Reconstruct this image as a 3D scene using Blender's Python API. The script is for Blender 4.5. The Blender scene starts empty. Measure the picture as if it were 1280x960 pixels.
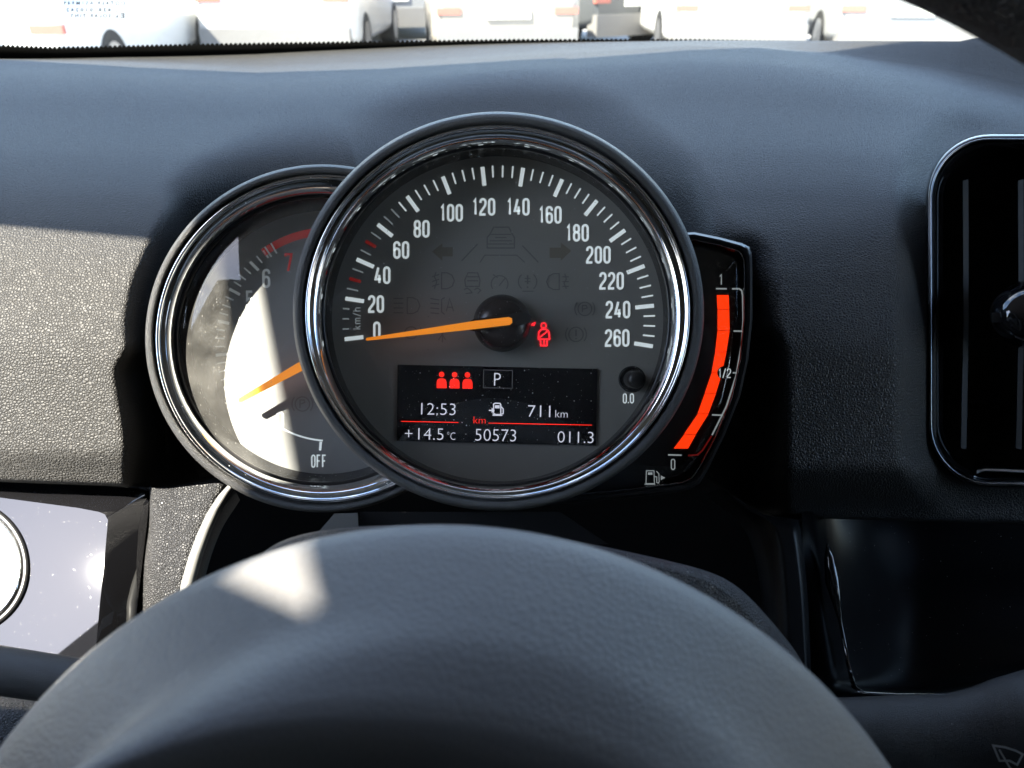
import bpy, math, random
import numpy as np
from mathutils import Vector
random.seed(7)
R = math.radians
scn = bpy.context.scene
col = scn.collection

# ------------------------------------------------------------------ camera, world, sun, exposure
PITCH, FPX = R(28.7), 967.0
CAM = Vector((0, 0, 1.2))
RT = Vector((1, 0, 0)); UP = Vector((0, math.sin(PITCH), math.cos(PITCH))); FW = Vector((0, math.cos(PITCH), -math.sin(PITCH)))
cd = bpy.data.cameras.new('camera'); cam = bpy.data.objects.new('camera', cd); col.objects.link(cam)
cam.location = CAM; cam.rotation_euler = (R(90) - PITCH, 0, 0)
cd.sensor_width = 36; cd.lens = 36 * FPX / 1280; cd.clip_start = 0.01; cd.clip_end = 2000
cd.dof.use_dof = True; cd.dof.focus_distance = 0.315; cd.dof.aperture_fstop = 19
scn.camera = cam

SUN = Vector((-.51, -.36, .78)).normalized()          # direction towards the sun
w = bpy.data.worlds.new('World'); scn.world = w; w.use_nodes = True
nt = w.node_tree; bg = nt.nodes['Background']; bg.inputs[1].default_value = 0.12
sky = nt.nodes.new('ShaderNodeTexSky'); sky.sky_type = 'NISHITA'; sky.sun_disc = False
sky.ozone_density = 2.0; sky.dust_density = .5; sky.sun_elevation = math.asin(SUN.z); sky.sun_rotation = math.atan2(SUN.x, SUN.y) % (2 * math.pi)
tc = nt.nodes.new('ShaderNodeTexCoord'); mp = nt.nodes.new('ShaderNodeMapping'); mp.inputs['Scale'].default_value = (1.6, 1.6, 4.0)
no = nt.nodes.new('ShaderNodeTexNoise'); no.inputs['Scale'].default_value = 1.6; no.inputs['Detail'].default_value = 7; no.inputs['Roughness'].default_value = .55
rp = nt.nodes.new('ShaderNodeValToRGB'); rp.color_ramp.elements[0].position = .50; rp.color_ramp.elements[1].position = .76
mx = nt.nodes.new('ShaderNodeMixRGB'); mx.inputs[2].default_value = (7.5, 7.8, 8.2, 1)
nt.links.new(tc.outputs['Generated'], mp.inputs[0]); nt.links.new(mp.outputs[0], no.inputs['Vector']); nt.links.new(no.outputs[0], rp.inputs[0])
nt.links.new(rp.outputs[0], mx.inputs[0]); nt.links.new(sky.outputs[0], mx.inputs[1]); nt.links.new(mx.outputs[0], bg.inputs[0])
sd = bpy.data.lights.new('sun', 'SUN'); sd.energy = 4.7; sd.angle = R(0.53); sd.color = (1, .93, .79)
so = bpy.data.objects.new('sun', sd); col.objects.link(so); so.rotation_euler = SUN.to_track_quat('Z', 'Y').to_euler(); so.location = (0, 0, 30)
scn.view_settings.view_transform = 'Standard'; scn.view_settings.look = 'None'; scn.view_settings.gamma = 1
scn.view_settings.exposure = 2.9
scn.render.engine = 'CYCLES'; scn.cycles.use_denoising = True
scn.cycles.max_bounces = 10; scn.cycles.transparent_max_bounces = 16; scn.cycles.caustics_reflective = False; scn.cycles.sample_clamp_indirect = 4

# ------------------------------------------------------------------ helpers
def P(px, py, d):
    """The point of the place that lies d metres in front of the driver's eye along the line of sight of a photograph pixel."""
    px, py, d = float(px), float(py), float(d)
    return CAM + d * (FW + (px - 640) / FPX * RT + (480 - py) / FPX * UP)

ORG = {}
def tag(o, label=None, cat=None, group=None, kind=None):
    for k, v in (('label', label), ('category', cat), ('group', group), ('kind', kind)):
        if v: o[k] = v
    return o
def thing(name, loc, label, cat, group=None, kind=None):
    o = bpy.data.objects.new(name, None); o.empty_display_size = .02; col.objects.link(o); o.location = loc
    ORG[o] = Vector(loc); return tag(o, label, cat, group, kind)
def mesh(name, V, F, mat, parent=None, smooth=False, autosmooth=None):
    org = ORG.get(parent, Vector((0, 0, 0)))
    m = bpy.data.meshes.new(name)
    m.from_pydata([tuple(Vector(v) - org) for v in V], [], F); m.update()
    if smooth:
        m.polygons.foreach_set('use_smooth', [True] * len(m.polygons))
        if autosmooth: m.set_sharp_from_angle(angle=R(autosmooth))
    o = bpy.data.objects.new(name, m); col.objects.link(o)
    if mat: m.materials.append(mat)
    if parent is not None: o.parent = parent
    ORG[o] = org
    return o
def join(*parts):
    V, F = [], []
    for v, f in parts:
        b = len(V); V += list(v); F += [tuple(i + b for i in q) for q in f]
    return V, F
def loft(rings, closed=True, cap0=False, cap1=False):
    V = [p for r in rings for p in r]; n = len(rings[0]); F = []
    for a in range(len(rings) - 1):
        for i in range(n if closed else n - 1):
            j = (i + 1) % n
            F.append((a * n + i, a * n + j, (a + 1) * n + j, (a + 1) * n + i))
    if cap0: F.append(tuple(range(n)))
    if cap1: F.append(tuple(range((len(rings) - 1) * n, len(rings) * n)))
    return V, F
def ring(cx, cy, rx, ry, d, n=120):
    return [P(cx + rx * math.cos(2 * math.pi * i / n), cy - ry * math.sin(2 * math.pi * i / n), d) for i in range(n)]
def rrect(x0, y0, x1, y1, r, d, n=10):
    pts = []
    for cx, cy, a0 in ((x1 - r, y0 + r, 0), (x0 + r, y0 + r, 90), (x0 + r, y1 - r, 180), (x1 - r, y1 - r, 270)):
        for i in range(n + 1):
            a = R(a0 + 90 * i / n); pts.append(P(cx + r * math.cos(a), cy - r * math.sin(a), d))
    return pts
def poly(pts, d): return ([P(x, y, d) for x, y in pts], [tuple(range(len(pts)))])
def slab(pts, d0, d1):
    """a flat outline given a real thickness: front face at d0, back at d1"""
    n = len(pts); V = [P(x, y, d0) for x, y in pts] + [P(x, y, d1) for x, y in pts]
    return V, [tuple(range(n)), tuple(range(2 * n - 1, n - 1, -1))] + [(i, i + n, (i + 1) % n + n, (i + 1) % n) for i in range(n)]
def stroke2d(pts, wd, closed=False):
    """offset a centre line into a ribbon of quads (2-D)"""
    p = [Vector((x, y)) for x, y in pts]
    q = [p[0]]
    for a in p[1:]:
        if (a - q[-1]).length > 1e-4: q.append(a)
    if closed and (q[0] - q[-1]).length < 1e-4: q.pop()
    p = q; n = len(p); L, Rr = [], []
    for i in range(n):
        a = p[i - 1] if (i > 0 or closed) else None; b = p[(i + 1) % n] if (i < n - 1 or closed) else None
        d1 = (p[i] - a).normalized() if a is not None else None; d2 = (b - p[i]).normalized() if b is not None else None
        if d1 is None: d1 = d2
        if d2 is None: d2 = d1
        n1 = Vector((-d1.y, d1.x)); n2 = Vector((-d2.y, d2.x)); m = n1 + n2
        m = n1 if m.length < 1e-3 else m.normalized()
        k = wd / 2 / max(.5, m.dot(n1)); L.append(p[i] + m * k); Rr.append(p[i] - m * k)
    V = L + Rr; F = [(i, (i + 1) % n, (i + 1) % n + n, i + n) for i in range(n if closed else n - 1)]
    return [(v.x, v.y) for v in V], F
def rot2(pts, c, deg):
    a = R(deg); ca, sa = math.cos(a), math.sin(a)
    return [(c[0] + (x - c[0]) * ca - (y - c[1]) * sa, c[1] + (x - c[0]) * sa + (y - c[1]) * ca) for x, y in pts]
def flat(name, shapes, d, mat, parent, roll=None):
    """flat print: 2-D shapes (points, faces) in photograph pixels laid on a plane at distance d"""
    V, F = join(*shapes)
    if roll: V = rot2(V, roll[0], roll[1])
    return mesh(name, [P(x, y, d) for x, y in V], F, mat, parent)
def arc(cx, cy, rx, ry, a0, a1, n=10):
    return [(cx + rx * math.cos(R(a0 + (a1 - a0) * i / n)), cy + ry * math.sin(R(a0 + (a1 - a0) * i / n))) for i in range(n + 1)]
def disc2d(cx, cy, r, n=20): return ([(cx + r * math.cos(2 * math.pi * i / n), cy + r * math.sin(2 * math.pi * i / n)) for i in range(n)], [tuple(range(n))])
def S(wd, *lines):
    return [stroke2d(l, wd) for l in lines]
def LOOP(wd, l): return [stroke2d(l, wd, True)]

# condensed gauge lettering as centre lines in a unit box (y up)
def glyph(c):
    r = .19
    G = {
     '0': ([arc(.5, 1 - r, .5, r, 0, 180) + arc(.5, r, .5, r, 180, 360)], True),
     '1': ([[(.05, .80), (.55, .985), (.55, 0)]], False),
     '2': ([[(0, .76)] + arc(.5, 1 - r, .5, r, 180, 0) + [(1, .70), (.9, .56), (.12, .2), (0, .08), (0, 0), (1.02, 0)]], False),
     '3': ([[(0, .78)] + arc(.5, 1 - r, .5, r, 180, 0) + [(1, .68)] + arc(.5, .70, .5, .17, -10, -80, 5) + [(.35, .53), (.6, .53)] + arc(.5, .36, .5, .17, 80, 0, 5) + arc(.5, r, .5, r, 0, -180) + [(0, .24)]], False),
     '4': ([[(.55, 1), (.0, .24), (1.05, .24)], [(.74, .52), (.74, 0)]], False),
     '5': ([[(.95, 1), (.06, 1), (.02, .5)] + arc(.5, .44, .5, .17, 150, 0, 8) + [(1, .3)] + arc(.5, r, .5, r, 0, -180) + [(0, .25)]], False),
     '6': ([[(1, .77)] + arc(.5, 1 - r, .5, r, 0, 180) + arc(.5, r, .5, r, 180, 360) + [(1, .4)] + arc(.5, .42, .5, .17, 0, 180)], False),
     '7': ([[(0, .86), (0, 1), (1, 1), (.9, .8), (.42, 0)]], False),
     '8': ([arc(.5, .81, .47, .19, 0, 180) + [(.03, .7)] + arc(.5, .70, .47, .16, 180, 360), arc(.5, .36, .5, .18, 0, 180) + arc(.5, .19, .5, .19, 180, 360)], True),
     'O': ([arc(.5, 1 - r, .5, r, 0, 180) + arc(.5, r, .5, r, 180, 360)], True),
     'F': ([[(0, 0), (0, 1), (.95, 1)], [(0, .52), (.8, .52)]], False),
     '.': ([[(.5, -.04), (.5, .10)]], False),
     '/': ([[(0, -.05), (1, 1.05)]], False),
     'k': ([[(0, 0), (0, 1)], [(.9, .68), (.05, .3)], [(.35, .42), (1, 0)]], False),
     'm': ([[(0, 0), (0, .68)], [(0, .55)] + arc(.25, .5, .25, .18, 180, 0, 6) + [(.5, 0)], [(.5, .5)] + arc(.75, .5, .25, .18, 180, 0, 6) + [(1, 0)]], False),
     'h': ([[(0, 0), (0, 1)], [(0, .5)] + arc(.5, .5, .5, .18, 180, 0, 6) + [(1, 0)]], False),
    }
    return G[c]
def lettering(s, cx, cy, h, cw, gap, wd, adv=None):
    """shapes of the string s centred on (cx, cy), capital height h, character width cw (outer measures, pixels, y down)"""
    wid = [{'1': cw * .72, '.': wd * 1.2, '/': cw * .9, 'm': cw * 1.5}.get(c, cw) for c in s]
    tot = sum(wid) + gap * (len(s) - 1); x = cx - tot / 2; out = []
    for c, q in zip(s, wid):
        lines, cl = glyph(c)
        for l in lines:
            pts = [(x + wd / 2 + u * (q - wd), cy + h / 2 - wd / 2 - v * (h - wd)) for u, v in l]
            out.append(stroke2d(pts, wd, cl))
        x += q + gap
    return out
def typeset(name, s, box, d, mat, parent, roll=1.2, mirror=False, thick=0):
    """display lettering in Blender's own font, fitted to a pixel box"""
    c = bpy.data.curves.new('type', 'FONT'); c.body = s; c.resolution_u = 3
    t = bpy.data.objects.new('type', c); col.objects.link(t)
    if thick: c.offset = thick
    dg = bpy.context.evaluated_depsgraph_get(); m = bpy.data.meshes.new_from_object(t.evaluated_get(dg))
    V = [(v.co.x, v.co.y) for v in m.vertices]; F = [tuple(p.vertices) for p in m.polygons]
    bpy.data.objects.remove(t); bpy.data.curves.remove(c); bpy.data.meshes.remove(m)
    xs = [v[0] for v in V]; ys = [v[1] for v in V]; x0, x1, y0, y1 = min(xs), max(xs), min(ys), max(ys)
    bx0, by0, bx1, by1 = box
    q = [(bx0 + (x - x0) / (x1 - x0) * (bx1 - bx0), by1 - (y - y0) / (y1 - y0) * (by1 - by0)) for x, y in V]
    if mirror: q = [(bx0 + bx1 - x, y) for x, y in q]
    q = rot2(q, ((bx0 + bx1) / 2, (by0 + by1) / 2), roll)
    if callable(d): return mesh(name, [d(x, y) for x, y in q], F, mat, parent)
    return mesh(name, [P(x, y, d) for x, y in q], F, mat, parent)
def box(x0, x1, y0, y1, z0, z1):
    V = [(x, y, z) for z in (z0, z1) for y in (y0, y1) for x in (x0, x1)]
    return V, [(0, 2, 3, 1), (4, 5, 7, 6), (0, 1, 5, 4), (2, 6, 7, 3), (0, 4, 6, 2), (1, 3, 7, 5)]
def interp(x, xs, ys):
    """smooth monotone interpolation"""
    xs = np.array(xs, float); ys = np.array(ys, float); h = np.diff(xs); dl = np.diff(ys) / h
    m = np.zeros(len(xs)); m[0] = dl[0]; m[-1] = dl[-1]
    for i in range(1, len(xs) - 1):
        if dl[i - 1] * dl[i] > 0:
            w1, w2 = 2 * h[i] + h[i - 1], h[i] + 2 * h[i - 1]; m[i] = (w1 + w2) / (w1 / dl[i - 1] + w2 / dl[i])
    x = np.clip(np.asarray(x, float), xs[0], xs[-1]); k = np.clip(np.searchsorted(xs, x) - 1, 0, len(h) - 1)
    t = (x - xs[k]) / h[k]
    return ((2 * t**3 - 3 * t**2 + 1) * ys[k] + (t**3 - 2 * t**2 + t) * h[k] * m[k] + (-2 * t**3 + 3 * t**2) * ys[k + 1] + (t**3 - t**2) * h[k] * m[k + 1])
def sm(a, b, x):
    t = np.clip((x - a) / (b - a), 0, 1); return t * t * (3 - 2 * t)

# ------------------------------------------------------------------ materials
def mat(name, base=(.5, .5, .5), rough=.5, metal=0, spec=.5, emit=None, es=0, coat=0):
    m = bpy.data.materials.new(name); m.use_nodes = True; b = m.node_tree.nodes['Principled BSDF']
    b.inputs['Base Color'].default_value = (*base, 1); b.inputs['Roughness'].default_value = rough; b.inputs['Metallic'].default_value = metal
    b.inputs['Specular IOR Level'].default_value = spec
    if coat: b.inputs['Coat Weight'].default_value = coat; b.inputs['Coat Roughness'].default_value = .03
    if emit: b.inputs['Emission Color'].default_value = (*emit, 1); b.inputs['Emission Strength'].default_value = es
    return m
def N(m, t, **kw):
    n = m.node_tree.nodes.new(t)
    for k, v in kw.items():
        if k in n.inputs: n.inputs[k].default_value = v
        else: setattr(n, k, v)
    return n
def wire(m, a, b): m.node_tree.links.new(a, b)
def ramp(m, src, p0, p1, c0=(0, 0, 0, 1), c1=(1, 1, 1, 1)):
    r = N(m, 'ShaderNodeValToRGB'); e = r.color_ramp.elements; e[0].position, e[1].position = p0, p1; e[0].color, e[1].color = c0, c1
    wire(m, src, r.inputs[0]); return r.outputs[0]
def bump(m, src, strength, dist, prev=None):
    b = N(m, 'ShaderNodeBump', Strength=strength, Distance=dist); wire(m, src, b.inputs['Height'])
    if prev: wire(m, prev, b.inputs['Normal'])
    wire(m, b.outputs[0], m.node_tree.nodes['Principled BSDF'].inputs['Normal']); return b.outputs[0]
def specks(m, scale, size, keep, seed=0):
    """mask of scattered dust specks, 0..1"""
    t = N(m, 'ShaderNodeTexCoord'); mp_ = N(m, 'ShaderNodeMapping'); mp_.inputs['Location'].default_value = (seed, seed * 2.3, seed * .7)
    wire(m, t.outputs['Object'], mp_.inputs[0])
    nz = N(m, 'ShaderNodeTexNoise', Scale=scale * .35, Detail=2.0); wire(m, mp_.outputs[0], nz.inputs['Vector'])
    ad = N(m, 'ShaderNodeVectorMath', operation='MULTIPLY_ADD'); wire(m, nz.outputs['Color'], ad.inputs[0]); ad.inputs[1].default_value = (.6 / scale,) * 3; wire(m, mp_.outputs[0], ad.inputs[2])
    v = N(m, 'ShaderNodeTexVoronoi', Scale=scale); wire(m, ad.outputs[0], v.inputs['Vector'])
    a = ramp(m, v.outputs['Distance'], size * .6, size, (1, 1, 1, 1), (0, 0, 0, 1))
    sp = N(m, 'ShaderNodeSeparateColor'); wire(m, v.outputs['Color'], sp.inputs[0])
    k = ramp(m, sp.outputs[0], 1 - keep, 1 - keep + .02)
    mu = N(m, 'ShaderNodeMath', operation='MULTIPLY'); wire(m, a, mu.inputs[0]); wire(m, k, mu.inputs[1]); return mu.outputs[0]
def dusty(m, scale=260, size=.16, keep=.3, colr=(.45, .44, .42), amount=1.0):
    b = m.node_tree.nodes['Principled BSDF']; s = specks(m, scale, size, keep)
    base = tuple(b.inputs['Base Color'].default_value); lk = b.inputs['Base Color'].links
    mxn = N(m, 'ShaderNodeMixRGB'); mxn.inputs[1].default_value = base; mxn.inputs[2].default_value = (*colr, 1)
    if lk: wire(m, lk[0].from_socket, mxn.inputs[1])
    mu = N(m, 'ShaderNodeMath', operation='MULTIPLY'); mu.inputs[1].default_value = amount; wire(m, s, mu.inputs[0])
    wire(m, mu.outputs[0], mxn.inputs[0]); wire(m, mxn.outputs[0], b.inputs['Base Color'])
    r0 = b.inputs['Roughness'].default_value; rr = N(m, 'ShaderNodeMapRange'); rr.inputs['To Min'].default_value = r0; rr.inputs['To Max'].default_value = .9
    wire(m, mu.outputs[0], rr.inputs['Value']); wire(m, rr.outputs[0], b.inputs['Roughness'])
    return m
def leather(name, base, scale, depth, rough, spec=.5):
    m = mat(name, base, rough, 0, spec); t = N(m, 'ShaderNodeTexCoord')
    nz = N(m, 'ShaderNodeTexNoise', Scale=scale * .5, Detail=2.0); wire(m, t.outputs['Object'], nz.inputs['Vector'])
    ad = N(m, 'ShaderNodeVectorMath', operation='MULTIPLY_ADD'); wire(m, nz.outputs['Color'], ad.inputs[0]); ad.inputs[1].default_value = (.4 / scale,) * 3; wire(m, t.outputs['Object'], ad.inputs[2])
    v = N(m, 'ShaderNodeTexVoronoi', Scale=scale, feature='DISTANCE_TO_EDGE'); wire(m, ad.outputs[0], v.inputs['Vector'])
    h = ramp(m, v.outputs['Distance'], .0, .36)
    k_ = h.node.color_ramp.elements.new(.10); k_.color = (.62, .62, .62, 1)
    n1 = bump(m, h, 1.0, depth)
    n2 = N(m, 'ShaderNodeTexNoise', Scale=scale * 2.6, Detail=3.0); wire(m, t.outputs['Object'], n2.inputs['Vector'])
    bump(m, n2.outputs[0], .7, depth * .4, n1)
    # broad wear and hand marks in the sheen
    n3 = N(m, 'ShaderNodeTexNoise', Scale=9.0, Detail=5.0); wire(m, t.outputs['Object'], n3.inputs['Vector'])
    rr = N(m, 'ShaderNodeMapRange'); rr.inputs['To Min'].default_value = rough - .07; rr.inputs['To Max'].default_value = rough + .07; wire(m, n3.outputs[0], rr.inputs['Value'])
    wire(m, rr.outputs[0], m.node_tree.nodes['Principled BSDF'].inputs['Roughness'])
    return m
def thin_glass(name, tint=(1, 1, 1), dust=None, rough=0.0, refl=1.0):
    """a thin clear pane: fresnel mix of see-through and mirror, with settled dust"""
    m = bpy.data.materials.new(name); m.use_nodes = True; n_ = m.node_tree; n_.nodes.remove(n_.nodes['Principled BSDF'])
    out = n_.nodes['Material Output']
    tr = N(m, 'ShaderNodeBsdfTransparent', Color=(*tint, 1)); gl = N(m, 'ShaderNodeBsdfGlossy', Roughness=rough)
    lw = N(m, 'ShaderNodeLayerWeight', Blend=.5); pw = N(m, 'ShaderNodeMath', operation='POWER'); pw.inputs[1].default_value = 5; wire(m, lw.outputs['Facing'], pw.inputs[0])
    mu = N(m, 'ShaderNodeMath', operation='MULTIPLY_ADD'); mu.inputs[1].default_value = .9 * refl; mu.inputs[2].default_value = .055 * refl; wire(m, pw.outputs[0], mu.inputs[0])
    ms = N(m, 'ShaderNodeMixShader'); wire(m, mu.outputs[0], ms.inputs[0]); wire(m, tr.outputs[0], ms.inputs[1]); wire(m, gl.outputs[0], ms.inputs[2])
    last = ms.outputs[0]
    if dust:
        df = N(m, 'ShaderNodeBsdfDiffuse', Color=(.75, .74, .7, 1))
        a = specks(m, dust[0], dust[1], dust[2]); b = specks(m, dust[0] * 2.3, dust[1], dust[2] * 1.3, 5)
        ad = N(m, 'ShaderNodeMath', operation='MAXIMUM'); wire(m, a, ad.inputs[0]); wire(m, b, ad.inputs[1])
        t = N(m, 'ShaderNodeTexCoord'); nz = N(m, 'ShaderNodeTexNoise', Scale=70.0, Detail=6.0); wire(m, t.outputs['Object'], nz.inputs['Vector'])
        film = ramp(m, nz.outputs[0], .15, .85, (0, 0, 0, 1), (dust[4],) * 3 + (1,))
        k = N(m, 'ShaderNodeMath', operation='MULTIPLY'); k.inputs[1].default_value = dust[3]; wire(m, ad.outputs[0], k.inputs[0])
        mx2 = N(m, 'ShaderNodeMath', operation='MAXIMUM'); wire(m, k.outputs[0], mx2.inputs[0]); wire(m, film, mx2.inputs[1])
        m2 = N(m, 'ShaderNodeMixShader'); wire(m, mx2.outputs[0], m2.inputs[0]); wire(m, last, m2.inputs[1]); wire(m, df.outputs[0], m2.inputs[2]); last = m2.outputs[0]
    wire(m, last, out.inputs['Surface']); return m

M = {}
M['leather'] = dusty(leather('soft dash grain', (.034, .033, .0315), 760, .00042, .52, .32), 330, .08, .03, (.3, .3, .29))
M['grain'] = dusty(leather('grained black plastic', (.03, .03, .032), 950, .0007, .48), 420, .16, .12)
M['bezel'] = leather('fine grained bezel plastic', (.055, .055, .055), 2100, .0003, .33, .55)
M['wheel'] = leather('wheel cover plastic', (.125, .122, .122), 700, .00006, .5)
M['rim'] = leather('wheel rim leather', (.02, .02, .02), 900, .0004, .5)
M['gloss'] = dusty(mat('piano black', (.006, .006, .007), .013, 0, 1.0), 1500, .13, .05, (.07, .07, .07))
M['gloss2'] = dusty(mat('piano black tray', (.003, .003, .0035), .35, 0, .03), 700, .14, .05)
M['black'] = mat('matt black', (.008, .008, .009), .6, 0, .3)
M['column'] = dusty(leather('column plastic', (.016, .016, .019), 1300, .0005, .45), 500, .14, .06)
M['upright'] = mat('shade-darkened upright', (.007, .007, .008), .4, 0, .25)  # surround plastic darkened, shade put into the colour of this upright
M['fuel_print'] = mat('fuel print', (.6, .63, .63), .5, 0, .3, (.86, .97, 1), .035)
M['satin'] = mat('satin black', (.012, .012, .013), .32)
M['chrome'] = dusty(mat('bezel chrome', (.86, .87, .88), .06, 1), 900, .2, .05, (.6, .6, .58), .8)
M['chromed'] = mat('dark chrome', (.30, .31, .33), .12, 1)
M['face'] = mat('dial grey', (.30, .29, .26), .45, 0, .35)
M['face_sun'] = mat('sunlit dial grey', (.27, .275, .27), .42, 0, .35)  # same print as the speedometer dial, toned down for the sun on it
M['wall'] = mat('gauge well black', (.012, .012, .013), .22)
M['paint'] = mat('backlit white print', (.78, .82, .82), .5, 0, .3, (.86, .97, 1), .075)
M['paint_shade'] = mat('white print', (.6, .63, .63), .5, 0, .3, (.86, .97, 1), .018)  # same white print as paint, dimmed to stand for shade on the dials
M['paint_small'] = mat('fine white print', (.55, .57, .57), .5)
M['red_print'] = mat('red print', (.55, .03, .03), .5, 0, .3, (1, .05, .04), .012)
M['ghost'] = mat('unlit symbol grey', (.20, .198, .185), .5, 0, .3)
M['ghost_warm'] = mat('unlit arrow brown', (.235, .21, .165), .5, 0, .3)
M['needle'] = mat('orange needle', (.96, .43, .06), .4, 0, .4, (1, .25, .003), .085)  # glow added so the orange stays bright on the shaded dial
M['screen'] = mat('display black', (.004, .004, .006), .25, 0, .3)
M['lcd_white'] = mat('display white', (.02, .02, .02), .5, 0, .2, (.80, .84, 1.0), .10)
M['lcd_dim'] = mat('display grey', (.02, .02, .02), .5, 0, .2, (.6, .63, .75), .012)
M['lcd_red'] = mat('display red', (.02, .0, .0), .5, 0, .2, (1, .022, .012), .16)
M['lamp_red'] = mat('warning lamp red', (.05, .0, .0), .5, 0, .2, (1, .02, .03), .26)
M['fuel_red'] = mat('fuel bar red', (.05, .01, .0), .5, 0, .2, (1, .035, .003), .19)
M['fuel_face'] = mat('fuel dial black', (.022, .022, .024), .3, 0, .4)
M['lens'] = thin_glass('gauge lens', (.97, .97, .97), (620, .17, .16, .6, .035))
M['lens_dusty'] = thin_glass('dusty gauge lens', (.95, .95, .95), (800, .17, .22, .45, .10))
M['lens_clean'] = thin_glass('fuel lens', (.97, .97, .97), (300, .12, .03, .4, .004))
M['glass'] = thin_glass('windscreen glass', (.90, .93, .92), (700, .10, .03, .3, .10), 0, .6)
M['frit'] = mat('windscreen black band', (.004, .004, .004), .4)
M['etch'] = mat('windscreen lettering', (.13, .13, .13), .6)
M['white_cap'] = mat('bright satin disc', (.75, .74, .72), .35, .2)
M['liner'] = mat('roof lining', (.12, .12, .12), .9)
M['trim'] = mat('cabin trim', (.03, .03, .03), .7)

# ------------------------------------------------------------------ outside: ground, sky's light, parked cars
gm = mat('pale concrete', (.36, .35, .33), .9)
t = N(gm, 'ShaderNodeTexNoise', Scale=1.5, Detail=8.0); tt = N(gm, 'ShaderNodeTexCoord'); wire(gm, tt.outputs['Object'], t.inputs['Vector'])
wire(gm, ramp(gm, t.outputs[0], .3, .7, (.22, .21, .20, 1), (.34, .33, .31, 1)), gm.node_tree.nodes['Principled BSDF'].inputs['Base Color'])
g = mesh('ground', [(-400, -400, 0), (400, -400, 0), (400, 600, 0), (-400, 600, 0)], [(0, 1, 2, 3)], gm); tag(g, kind='structure')

tyre = mat('tyre rubber', (.02, .02, .02), .8); rimm = mat('alloy rim', (.55, .55, .56), .3, .9)
glassd = mat('dark car glass', (.02, .025, .03), .05); lampm = mat('tail lamp red', (.42, .13, .10), .25); plate = mat('number plate', (.75, .75, .72), .5)
bumperm = mat('bumper grey', (.17, .165, .16), .6)
def wheel(root, x, y, r=.33):
    n = 28
    def rg(xx, rr): return [(x + xx, y + rr * math.cos(2 * math.pi * i / n), r + rr * math.sin(2 * math.pi * i / n)) for i in range(n)]
    org = ORG[root]
    sh = lambda L: [tuple(Vector(p) + org) for p in L]
    wo = mesh('wheel', *loft([sh(rg(-.1, r * .62)), sh(rg(-.11, r * .9)), sh(rg(-.08, r)), sh(rg(.08, r)), sh(rg(.11, r * .9)), sh(rg(.1, r * .62))], cap0=True, cap1=True), tyre, root, True, 40)
    s = 1 if x > 0 else -1
    mesh('rim', *loft([sh(rg(s * .112, r * .62)), sh(rg(s * .108, r * .3)), sh(rg(s * .116, r * .08))], cap1=True), rimm, wo, True, 40)
def car(loc, yaw, paint, name, label, style=0):
    root = thing(name, (0, 0, 0), label, 'car', 'cars parked outside beyond the windscreen')
    W = .89 if style != 2 else .95; H = (1.46, 1.58, 1.95)[style]; Ln = 4.2
    def sec(y, z0, z1, wd, r=.12, n=6):
        pts = []
        for cx, cz, a0 in ((wd - r, z1 - r, 0), (-wd + r, z1 - r, 90), (-wd + r, z0 + r, 180), (wd - r, z0 + r, 270)):
            for i in range(n + 1):
                a = R(a0 + 90 * i / n); pts.append((cx + r * math.cos(a), y, cz + r * math.sin(a)))
        return pts
    belt = .92 if style != 2 else 1.05
    mesh('body', *loft([sec(-.02, .42, belt - .12, W * .86), sec(0.05, .34, belt, W * .96), sec(.35, .28, belt + .03, W), sec(2.6, .26, belt + .02, W), sec(3.3, .27, belt - .06, W), sec(4.05, .32, belt - .2, W * .93), sec(Ln, .42, belt - .34, W * .8)], cap0=True, cap1=True), paint, root, True, 50)
    mesh('cabin', *loft([sec(.10, belt - .1, belt + .1, W * .9, .04), sec(.40, belt - .1, H - .05, W * .76, .1), sec(.62, belt - .1, H, W * .74, .12), sec(1.9, belt - .1, H, W * .76, .12), sec(2.9, belt - .1, belt + .05, W * .86, .04)], cap0=True, cap1=True), paint, root, True, 50)
    k = (H - belt)
    mesh('rear_window', [(-W * .74, .165, belt + .12), (W * .74, .165, belt + .12), (W * .64, .375, H - .12), (-W * .64, .375, H - .12)], [(0, 1, 2, 3)], glassd, root)
    for s in (-1, 1):
        mesh('side_window', [(s * W * .905, .62, belt + .06), (s * W * .90, 2.45, belt + .06), (s * W * .79, 1.95, H - .12), (s * W * .785, .72, H - .12)], [(0, 1, 2, 3)], glassd, root)
        mesh('tail_lamp', *box(min(s * W * .62, s * W * .93), max(s * W * .62, s * W * .93), -.035, .1, belt - .27, belt - .20), lampm, root)
    mesh('rear_bumper', *box(-W * .93, W * .93, -.07, .15, .20, .50), bumperm, root)
    mesh('number_plate', *box(-.26, .26, -.045, -.0, .60, .71), plate, root)
    for x in (-W + .10, W - .10):
        for y in (.72, 3.35): wheel(root, x, y)
    root.location = loc; root.rotation_euler = (0, 0, yaw)
    return root
white = mat('white car paint', (.55, .55, .54), .25, coat=.3); silver = mat('silver car paint', (.22, .225, .23), .35, .0, coat=.3); grey = mat('grey car paint', (.07, .075, .08), .3, coat=.3)
beige = mat('cream car paint', (.26, .235, .20), .3, coat=.3)
def at(px, Y): return ((px - 640) / FPX * (Y * math.cos(PITCH) + 1.2 * .3), Y, 0)
car(at(-32, 7.2), .03, white, 'hatchback', 'white hatchback outside whose red tail lamp shows below the windscreen lettering', 0)
car(at(190, 13.5), -.25, grey, 'parked_car', 'grey car outside between the white hatchback and the white van', 1)
car(at(345, 10.0), .0, white, 'van', 'tall plain white van outside, above the tachometer', 2)
car(at(492, 14.5), .2, silver, 'parked_car', 'pale silver car outside, set back beside the white van', 0)
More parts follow.
